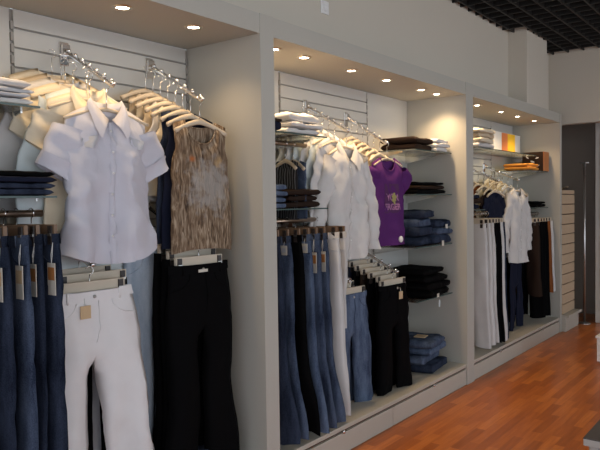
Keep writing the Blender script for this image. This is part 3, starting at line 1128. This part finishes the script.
def text_part(txt, size, cx, cz, mat, name):
    cu = bpy.data.curves.new('lettering', 'FONT')
    cu.body = txt
    cu.size = size
    cu.align_x = 'CENTER'
    cu.extrude = .0
    cu.offset = .002
    ob = bpy.data.objects.new('lettering_source', cu)
    C.objects.link(ob)
    dg = bpy.context.evaluated_depsgraph_get()
    me = bpy.data.meshes.new_from_object(ob.evaluated_get(dg))
    bpy.data.objects.remove(ob)
    bm = bmesh.new()
    bm.from_mesh(me)
    bmesh.ops.subdivide_edges(bm, edges=[e for e in bm.edges if e.calc_length() > .02], cuts=1)
    for v in bm.verts:
        px, pz = cx + v.co.x, cz + v.co.y
        v.co = (px, cloth_y(px, pz), pz)
    bm.to_mesh(me)
    bm.free()
    me.materials.clear()
    me.materials.append(mat)
    o = bpy.data.objects.new(name, me)
    C.objects.link(o)
    o.parent = tee
    return o


rows = [[(xx, cloth_y(xx, zz) + .0015, zz) for xx in [-.085 + .17 * k / 8 for k in range(9)]] for zz in [-.195 - .215 * j / 9 for j in range(10)]]
MB().grid(rows).build('print_panel', pd, tee, True)
text_part('YOR', .072, 0.005, -.318, pm, 'print_lettering')
text_part('ERGER', .062, 0, -.385, pm, 'print_lettering')
g = MB()
for (a, c, r) in [(.02, -.29, .02), (.035, -.31, .016), (.01, -.315, .014), (.03, -.27, .012), (.045, -.29, .012), (.025, -.335, .012)]:
    pts = [(a + r * math.cos(2 * PI * k / 10) * (1 + .3 * math.sin(3 * k)), 0, c + r * math.sin(2 * PI * k / 10)) for k in range(10)]
    g.add([(p[0], cloth_y(p[0], p[2]) - .001 - .0004 * r * 50, p[2]) for p in pts], [tuple(range(10))])
g.build('print_motif', pg, tee, False)
p = tee_pos(.42, .93, 1)
MB().lathe([(.0005, -.016), (.018, -.014), (.024, -.008), (.024, -.002), (.02, .0)], (p[0], p[1], p[2]), 18, 'Y').build('security_tag', M['plastic'], tee)
for k, (mk, words, L) in enumerate([('cream', 'cream sleeveless top', .52), ('beige', 'beige sleeveless top', .52), ('cream', 'cream camisole', .5), ('rust', 'rust sleeveless top', .5), ('cream', 'cream sleeveless top', .5), ('beige', 'beige sleeveless top', .5)]):
    x = -2.485 - .042 * k
    parts = top_meshes(M[mk], .13, .02, .08, .09, .03, L, [(-.9, .18), (-.3, .165), (-.1, .13), (0, .13)], 0, .014, 63 + k, .005)
    hang_top(parts, x, 4.18 - .01 * k, A6(x) + .006, FACE_X + RND.uniform(-.06, .06), '%s hanging %s behind the purple tee' % (words, ORD[k]), 'tops behind the purple tee',
             'wooden hanger %s behind the purple tee' % ORD[k], 'hangers behind the purple tee', .31, name='hanging_vest', cat='top')

A7 = waterfall(3.64, 1.25, -2.41, 1.02, 'chrome sloping arm above the cropped blue jeans')
A8 = waterfall(4.20, 1.25, -2.36, 1.035, 'chrome sloping arm above the black trousers of the middle bay')
x = -2.43
parts = trousers_meshes(M['denimb'], .185, .20, .76, .24, (.22, .02), (.265, .05), .035, 71, .009, True, M['denim'])
hang_trousers(parts, x, 3.68, A7(x) + .006, FACE_X - .08, 'cropped blue jeans hanging beside the black trousers, middle bay', None, 'pale clip hanger holding the cropped blue jeans', None, .32, 'hanging_jeans', 'jeans')
for k, (mk, words) in enumerate([('denim', 'blue jeans'), ('denimd', 'dark blue jeans'), ('denim', 'blue jeans'), ('denimd', 'dark blue jeans'), ('denim', 'blue jeans')]):
    x = -2.485 - .05 * k
    parts = trousers_meshes(M[mk], .18, .195, .80, .25, (.19, .02), (.2, .03), .015, 73 + k, .005, False)
    hang_trousers(parts, x, 3.645 - .012 * k, A7(x) + .006, FACE_X + RND.uniform(-.05, .05), '%s hanging %s behind the cropped blue jeans' % (words, ORD[k]), 'jeans behind the cropped jeans',
                  'pale clip hanger %s behind the cropped blue jeans' % ORD[k], 'clip hangers behind the cropped jeans', .32, 'hanging_jeans', 'jeans')
x = -2.38
parts = trousers_meshes(M['blackc'], .185, .205, .80, .26, (.205, .02), (.225, .035), .04, 81, .010, True, M['blackc'], (.30, False, (M['tagp'], M['tagp'])))
hang_trousers(parts, x, 4.17, A8(x) + .006, FACE_X - .06, 'black trousers hanging right of the cropped blue jeans', None, 'pale clip hanger holding the black trousers right of the cropped jeans', None, .33)
for k, (mk, words) in enumerate([('blackc', 'black trousers'), ('blackc', 'black trousers'), ('brownc', 'dark brown trousers'), ('blackc', 'black trousers'), ('navy', 'navy trousers')]):
    x = -2.435 - .05 * k
    parts = trousers_meshes(M[mk], .18, .195, .82, .25, (.19, .02), (.2, .03), .015, 83 + k, .005, False)
    hang_trousers(parts, x, 4.19 - .012 * k, A8(x) + .006, FACE_X + RND.uniform(-.05, .05), '%s hanging %s behind the middle black trousers' % (words, ORD[k]), 'trousers behind the middle black trousers',
                  'pale clip hanger %s behind the middle black trousers' % ORD[k], 'clip hangers behind the middle black trousers', .33)

for z, nm in ((1.96, 'top shelf right of the purple tee with brown and white knits'), (1.612, 'second shelf from the top, right of the purple tee'), (1.20, 'third shelf from the top with folded blue jeans and white tags'), (.777, 'lowest shelf with folded black jeans, right of the black trousers')):
    shelf(4.50, 5.15, z, 'glass ' + nm, -2.355)
list(stack(-2.55, 4.72, 1.961, [('brownc', .05, 'dark brown folded knit', 'knit'), ('brownc', .05, 'dark brown folded knit', 'knit')], 'on the top shelf right of the purple tee', 'brown knits on the top shelf', .36, .32))
list(stack(-2.52, 5.02, 1.961, [('white', .035, 'white folded knit', 'knit'), ('white', .04, 'white folded knit', 'knit'), ('greyc', .035, 'pale grey folded knit', 'knit')], 'on the top shelf by the second pillar', 'white knits on the top shelf', .22, .31))
list(stack(-2.53, 4.83, 1.613, [('blackc', .035, 'black folded trousers', 'trousers'), ('brownc', .035, 'dark brown folded trousers', 'trousers'), ('blackc', .025, 'black folded trousers', 'trousers')], 'on the second shelf by the tee', 'dark trousers on the second shelf', .48, .33, .02))
o = list(stack(-2.53, 4.70, 1.201, [('denimd', .07, 'dark blue folded jeans', 'jeans'), ('denimd', .075, 'dark blue folded jeans', 'jeans'), ('denim', .07, 'blue folded jeans', 'jeans'), ('denimd', .065, 'dark blue folded jeans', 'jeans')], 'on the third shelf, left pile', 'left pile of jeans on the third shelf', .28, .34, .025, .15))
o = list(stack(-2.52, 5.00, 1.201, [('denimd', .07, 'dark blue folded jeans', 'jeans'), ('denim', .06, 'blue folded jeans', 'jeans'), ('denimd', .065, 'dark blue folded jeans', 'jeans')], 'on the third shelf, right pile', 'right pile of jeans on the third shelf', .27, .34, .02, -.12))
tagcard(o[0], .172, -.02, .03)
tagcard(o[2], .170, .05, .03, .035, .05)
o = list(stack(-2.52, 4.82, .778, [('blackc', .065, 'black folded jeans', 'jeans'), ('blackc', .06, 'black folded jeans', 'jeans'), ('blackc', .06, 'black folded jeans', 'jeans'), ('blackc', .055, 'black folded jeans', 'jeans')], 'on the lowest glass shelf, middle bay', 'black folded jeans', .46, .36, .02, .06))
tagcard(o[0], .182, -.08, .036, .05, .03)
tagcard(o[0], .182, -.05, -.02, .03, .055, 'mint')
o = list(stack(-2.52, 4.80, ZP + .001, [('denimd', .075, 'dark blue folded jeans', 'jeans'), ('denim', .07, 'blue folded jeans', 'jeans'), ('denimb', .065, 'washed blue folded jeans', 'jeans'), ('denim', .06, 'blue folded jeans', 'jeans')], 'on the middle plinth by the second pillar', 'folded jeans on the middle plinth', .42, .36, .045, .12))
_t = max(v.co.z for v in o[3].data.vertices)
MB().box(-.02, .07, -.07, .03, _t - .006, _t + .001).build('paper_label', M['tagp'], o[3], False)

# ================================================================== FARTHEST BAY
shelf(5.88, 7.78, 2.06, 'long glass shelf carrying the orange and yellow print', -2.42)
shelf(7.13, 7.795, 1.878, 'glass shelf carrying the dark leaf box, farthest bay', -2.36)
shelf(7.13, 7.795, 1.465, 'glass shelf above the far black trousers', -2.36)
shelf(5.33, 5.99, 1.47, 'glass shelf beside the second pillar in the farthest bay', -2.40)
list(stack(-2.56, 6.10, 2.061, [('white', .05, 'white folded knit', 'knit'), ('cream', .05, 'cream folded knit', 'knit'), ('beige', .045, 'beige folded knit', 'knit'), ('cream', .04, 'cream folded knit', 'knit')], 'left of the orange and yellow print', 'cream knits in the farthest bay', .40, .3))
r = thing('striped_print', 'white board with orange and yellow stripes on the far top shelf', 'picture', (-2.68, 6.90, 2.061))
MB().box(-.012, .012, 0, .84, 0, .25).build('board', M['plastic'], r, False, bevel=.002)
MB().box(.012, .0135, .24, .42, .004, .246).build('orange_stripe', plain('orange_print_ink', (.70, .22, .07), .6), r, False)
MB().box(.012, .0135, .42, .66, .004, .246).build('yellow_stripe', plain('yellow_print_ink', (.85, .52, .03), .6), r, False)
list(stack(-2.50, 7.32, 1.879, [('orange', .04, 'orange folded knit', 'knit'), ('orange', .035, 'orange folded knit', 'knit')], 'in front of the dark leaf box', 'orange knits', .36, .28))
r = thing('gift_box', 'dark brown box with pale leaf print and orange side, farthest bay', 'box', (-2.455, 7.66, 1.879))
MB().box(-.13, .11, -.1, .1, 0, .22).build('body', M['brownc'], r, False, bevel=.003)
MB().box(.11, .1125, -.1, .1, 0.0, .22).build('orange_side', plain('orange_card', (.55, .20, .06), .6), r, False)
g = MB()
for (a, c, q, l) in [(-.06, .07, .8, .05), (-.01, .11, -.4, .05), (.05, .06, .6, .04), (.04, .15, .2, .04), (-.07, .16, -.7, .04)]:
    pts = []
    for k in range(12):
        t = 2 * PI * k / 12
        ex, ez = l * .5 * math.cos(t), l * .19 * math.sin(t)
        pts.append((a + ex * math.cos(q) - ez * math.sin(q), -.1012, c + ex * math.sin(q) + ez * math.cos(q)))
    g.add(pts, [tuple(range(12))])
g.build('leaf_print', M['greyc'], r, False)
list(stack(-2.47, 7.5, 1.466, [('blackc', .035, 'black folded trousers', 'trousers'), ('blackc', .03, 'black folded trousers', 'trousers')], 'on the shelf above the far black trousers', 'black folded trousers in the farthest bay', .4, .24))
list(stack(-2.56, 5.80, 1.471, [('navy', .05, 'navy folded garment', 'garment'), ('brownc', .05, 'dark brown folded garment', 'garment'), ('navy', .04, 'navy folded garment', 'garment')], 'above the far white trousers', 'dark folded clothes above the far trousers', .3, .28))
rail(-2.47, 5.33, 6.17, 1.425, 'bronze clothes rail holding the far white trousers')
for k, (mk, yy, words) in enumerate([('denimd', 6.15, 'dark blue jeans'), ('white', 6.09, 'white trousers'), ('blackc', 6.02, 'black trousers'), ('blackc', 5.96, 'black trousers'), ('white', 5.88, 'white trousers'), ('white', 5.79, 'white trousers'), ('white', 5.69, 'white trousers')]):
    parts = trousers_meshes(M[mk], .18, .195, 1.12, .26, (.20, .03), (.225, .05), .02, 91.0 + k, .007, False)
    hang_trousers(parts, -2.45, yy, 1.443, RND.uniform(-.05, .05), '%s on the far left rail, %s from the right' % (words, ORD[k]), 'trousers on the far left rail',
                  'clip hanger on the far left rail, %s from the right' % ORD[k], 'clip hangers on the far left rail', .32)
A9 = waterfall(6.40, 1.90, -2.43, 1.745, 'chrome arm above the dark tops in the farthest bay', 6)
A10 = waterfall(6.88, 1.925, -2.39, 1.76, 'chrome arm above the long white cardigan', 6)
for k, (mk, words, L) in enumerate([('navy', 'navy patterned top', .42), ('brownc', 'dark brown top', .42), ('cream', 'cream top', .42), ('rust', 'rust brown top', .4), ('cream', 'cream top', .4)]):
    x = -2.47 - .055 * k
    parts = top_meshes(M[mk], .17, .035, .07, .07, .02, L, [(-.9, .2), (-.3, .18), (0, .17)], .01, .016, 101 + k, .006, 'short', .15, 32, (.075, .07))
    hang_top(parts, x, 6.42 - .01 * k, A9(x) + .006, FACE_X + RND.uniform(-.08, .08), '%s on the far left arm, %s from the front' % (words, ORD[k]), 'tops on the far left arm',
             'wooden hanger on the far left arm, %s from the front' % ORD[k], 'hangers on the far left arm', name='hanging_vest', cat='top')
x = -2.41
parts = top_meshes(M['white'], .19, .045, .07, .09, .02, .78, [(-.9, .22), (-.4, .20), (-.08, .195), (0, .19)], .02, .045, 111, .012, 'long', .58, 26, (.08, .06), False, True)
hang_top(parts, x, 6.90, A10(x) + .006, FACE_X - .1, 'long white cardigan at the front of the far right arm', None, 'wooden hanger holding the long white cardigan', None, name='hanging_cardigan', cat='cardigan')
for k, (mk, words, L) in enumerate([('white', 'white cardigan', .72), ('cream', 'cream shirt', .6), ('beige', 'beige shirt', .6), ('cream', 'cream shirt', .55)]):
    x = -2.505 - .055 * k
    parts = top_meshes(M[mk], .185, .04, .07, .07, .02, L, [(-.9, .22), (-.3, .195), (0, .185)], .01, .016, 113 + k, .006, 'short', .17, 30, (.08, .07))
    hang_top(parts, x, 6.88 - .012 * k, A10(x) + .006, FACE_X + RND.uniform(-.08, .08), '%s hanging %s behind the long white cardigan' % (words, ORD[k]), 'tops behind the white cardigan',
             'wooden hanger %s behind the long white cardigan' % ORD[k], 'hangers behind the white cardigan', name='hanging_shirt', cat='shirt')
A11 = waterfall(6.88, 1.16, -2.40, 1.00, 'chrome arm above the dark trousers below the white cardigan', 6)
for k, (mk, words) in enumerate([('navy', 'navy trousers'), ('blackc', 'black trousers'), ('denimd', 'dark blue jeans')]):
    x = -2.43 - .07 * k
    parts = trousers_meshes(M[mk], .18, .20, .72, .24, (.2, .02), (.21, .03), .022, 121 + k, .008, k == 0, M[mk])
    hang_trousers(parts, x, 6.88 - .02 * k, A11(x) + .006, FACE_X + RND.uniform(-.05, .05), '%s hanging %s from the front below the long white cardigan' % (words, ORD[k]), 'dark trousers below the white cardigan',
                  'clip hanger %s from the front below the long white cardigan' % ORD[k], 'clip hangers below the white cardigan', .32)
A12 = waterfall(6.40, 1.16, -2.44, 1.00, 'chrome arm above the dark jeans behind the far white trousers', 6)
for k, (mk, words) in enumerate([('denimd', 'dark blue jeans'), ('blackc', 'black trousers')]):
    x = -2.47 - .08 * k
    parts = trousers_meshes(M[mk], .17, .185, .74, .24, (.18, .02), (.19, .03), .022, 125 + k, .008, False)
    hang_trousers(parts, x, 6.43 - .02 * k, A12(x) + .006, FACE_X, '%s below the dark tops, %s from the front' % (words, ORD[k]), 'trousers below the dark tops',
                  'clip hanger below the dark tops, %s from the front' % ORD[k], 'clip hangers below the dark tops', .32)
rail(-2.47, 7.13, 7.78, 1.39, 'bronze clothes rail holding the far black trousers')
for k, (mk, yy, words) in enumerate([('white', 7.70, 'white trousers'), ('rust', 7.60, 'rust brown trousers'), ('blackc', 7.50, 'black trousers'), ('blackc', 7.41, 'black trousers'), ('blackc', 7.31, 'black trousers'), ('brownc', 7.21, 'dark brown trousers')]):
    parts = trousers_meshes(M[mk], .18, .195, 1.06 if mk == 'blackc' else .8, .26, (.20, .03), (.215, .045), .02, 131.0 + k, .007, False)
    hang_trousers(parts, -2.46, yy, 1.408, RND.uniform(-.05, .05), '%s on the far right rail, %s from the right' % (words, ORD[k]), 'trousers on the far right rail',
                  'clip hanger on the far right rail, %s from the right' % ORD[k], 'clip hangers on the far right rail', .32)

# ================================================================== BEYOND THE LAST PILLAR
r = thing('slat_display_tower', 'narrow tan slatted display tower on a step beyond the last pillar', 'display tower', (-2.45, 7.88, 0))
tan = plain('tan_slat_board', (.55, .40, .26), .55)
MB().box(-.25, .21, .0, .5, .19, 1.66).build('core', M['gap'], r, False)
s = MB()
z = .20
while z < 1.63:
    s.box(-.25, .225, -.004, .503, z, min(1.66, z + .108))
    z += .118
s.build('slat_board', tan, r, False, bevel=.003)
MB().box(-.25, .265, -.004, .53, 0, .165).build('base', M['plinth'], r, False, bevel=.003)
MB().box(-.25, .30, -.004, .55, .165, .195).build('step_top', M['plinth'], r, False, bevel=.004)
MB().tube([(.0, .25, 1.66), (.12, .15, 1.675), (.2, .3, 1.70), (.1, .45, 1.68), (.0, .25, 1.69)], .012, 8).build('top_ornament', tan, r)

r = thing('metal_pole', 'tall thin metal pole in the dark passage beside the pale door', 'pole', (-2.15, 8.55, 0))
MB().tube([(0, 0, 0.012), (0, 0, 2.0)], .015, 10).build('shaft', M['steel'], r)
MB().lathe([(.0005, .014), (.06, .012), (.075, .004), (.075, 0)], n=20).build('base', M['steel'], r)
MB().tube([(-.05, 0, 2.0), (.05, 0, 2.0)], .012, 8).build('cross_bar', M['steel'], r)

# low white display block at the right edge
r = thing('display_block', 'white low display block at the right edge of the photo', 'display block', (-1.53, 6.52, 0))
MB().box(0, .5, 0, .5, .02, .24).build('body', M['plastic'], r, False, bevel=.004)
MB().box(.02, .48, .02, .48, 0, .02).build('base', M['tedge'], r, False)
MB().box(-.01, .51, -.01, .51, .24, .262).build('top', M['plastic'], r, False, bevel=.003)

r = thing('low_table', 'low table with dark grey top and pale edge at the lower right corner', 'table', (-.797, 3.148, 0))
MB().box(0, .7, 0, 1.2, .447, .452).build('table_top', M['table'], r, False)
MB().box(.0, .7, .0, 1.2, .415, .447).build('edge_frame', M['tedge'], r, False, bevel=.003)
for lx in (.02, .64):
    for ly in (.02, 1.14):
        MB().box(lx, lx + .04, ly, ly + .04, 0, .415).build('leg', M['tedge'], r, False, bevel=.003)
MB().box(.03, .67, .03, 1.17, .12, .14).build('lower_shelf', M['tedge'], r, False)

# ------------------------------------------------------------------ room light and added fill lamps
w = bpy.data.worlds.new('World')
S.world = w
w.use_nodes = True
bg = w.node_tree.nodes['Background']
bg.inputs['Color'].default_value = (.80, .885, 1.0, 1)
bg.inputs['Strength'].default_value = 1.5


def added_pendant(x, y, z, power, col, label):  # out-of-view globe lamp, added only to brighten the upper wall
    r = thing('added_fill_lamp', label, 'lamp', (x, y, z))
    MB().tube([(0, 0, .17), (0, 0, ZC - z)], .004, 6).build('cord', M['clip'], r)
    MB().ball((0, 0, 0), .15, 20).build('globe', emit('added_globe_glow', col, 6), r)
    MB().lathe([(.0005, .18), (.03, .178), (.04, .14), (.04, .13)], n=16).build('cap', M['chrome'], r)
    ld = bpy.data.lights.new('added_globe_light', 'POINT')
    ld.energy = power
    ld.color = col
    ld.shadow_soft_size = .16
    lo = bpy.data.objects.new('added_globe_light', ld)
    C.objects.link(lo)
    lo.parent = r


for yy, lab in ((.2, 'added globe fill lamp, unseen, behind the camera'), (2.9, 'added globe fill lamp, unseen, above the low table'), (5.6, 'added globe fill lamp, unseen, above the far shop floor')):
    added_pendant(.9, yy, 2.93, 88, (1, .88, .72), lab)

# ------------------------------------------------------------------ camera
from mathutils import Matrix
F = Vector((-0.611995510269964, 0.7901071357616997, -0.03452838582745161))
RT = Vector((0.7908043058417403, 0.6118917974363264, -0.014730176248270414))
U = Vector((-0.009489218701748387, 0.03631999791554041, 0.9992951578386866))
cd = bpy.data.cameras.new('camera')
cd.sensor_width = 36
cd.lens = 650.236 / 600 * 36
cam = bpy.data.objects.new('camera', cd)
C.objects.link(cam)
m = Matrix((RT, U, -F)).transposed().to_4x4()
m.translation = Vector((0, 0, 1.56))
cam.matrix_world = m
S.camera = cam
S.view_settings.view_transform = 'Standard'
S.view_settings.look = 'None'
S.view_settings.exposure = 0.2
S.view_settings.gamma = 1.0
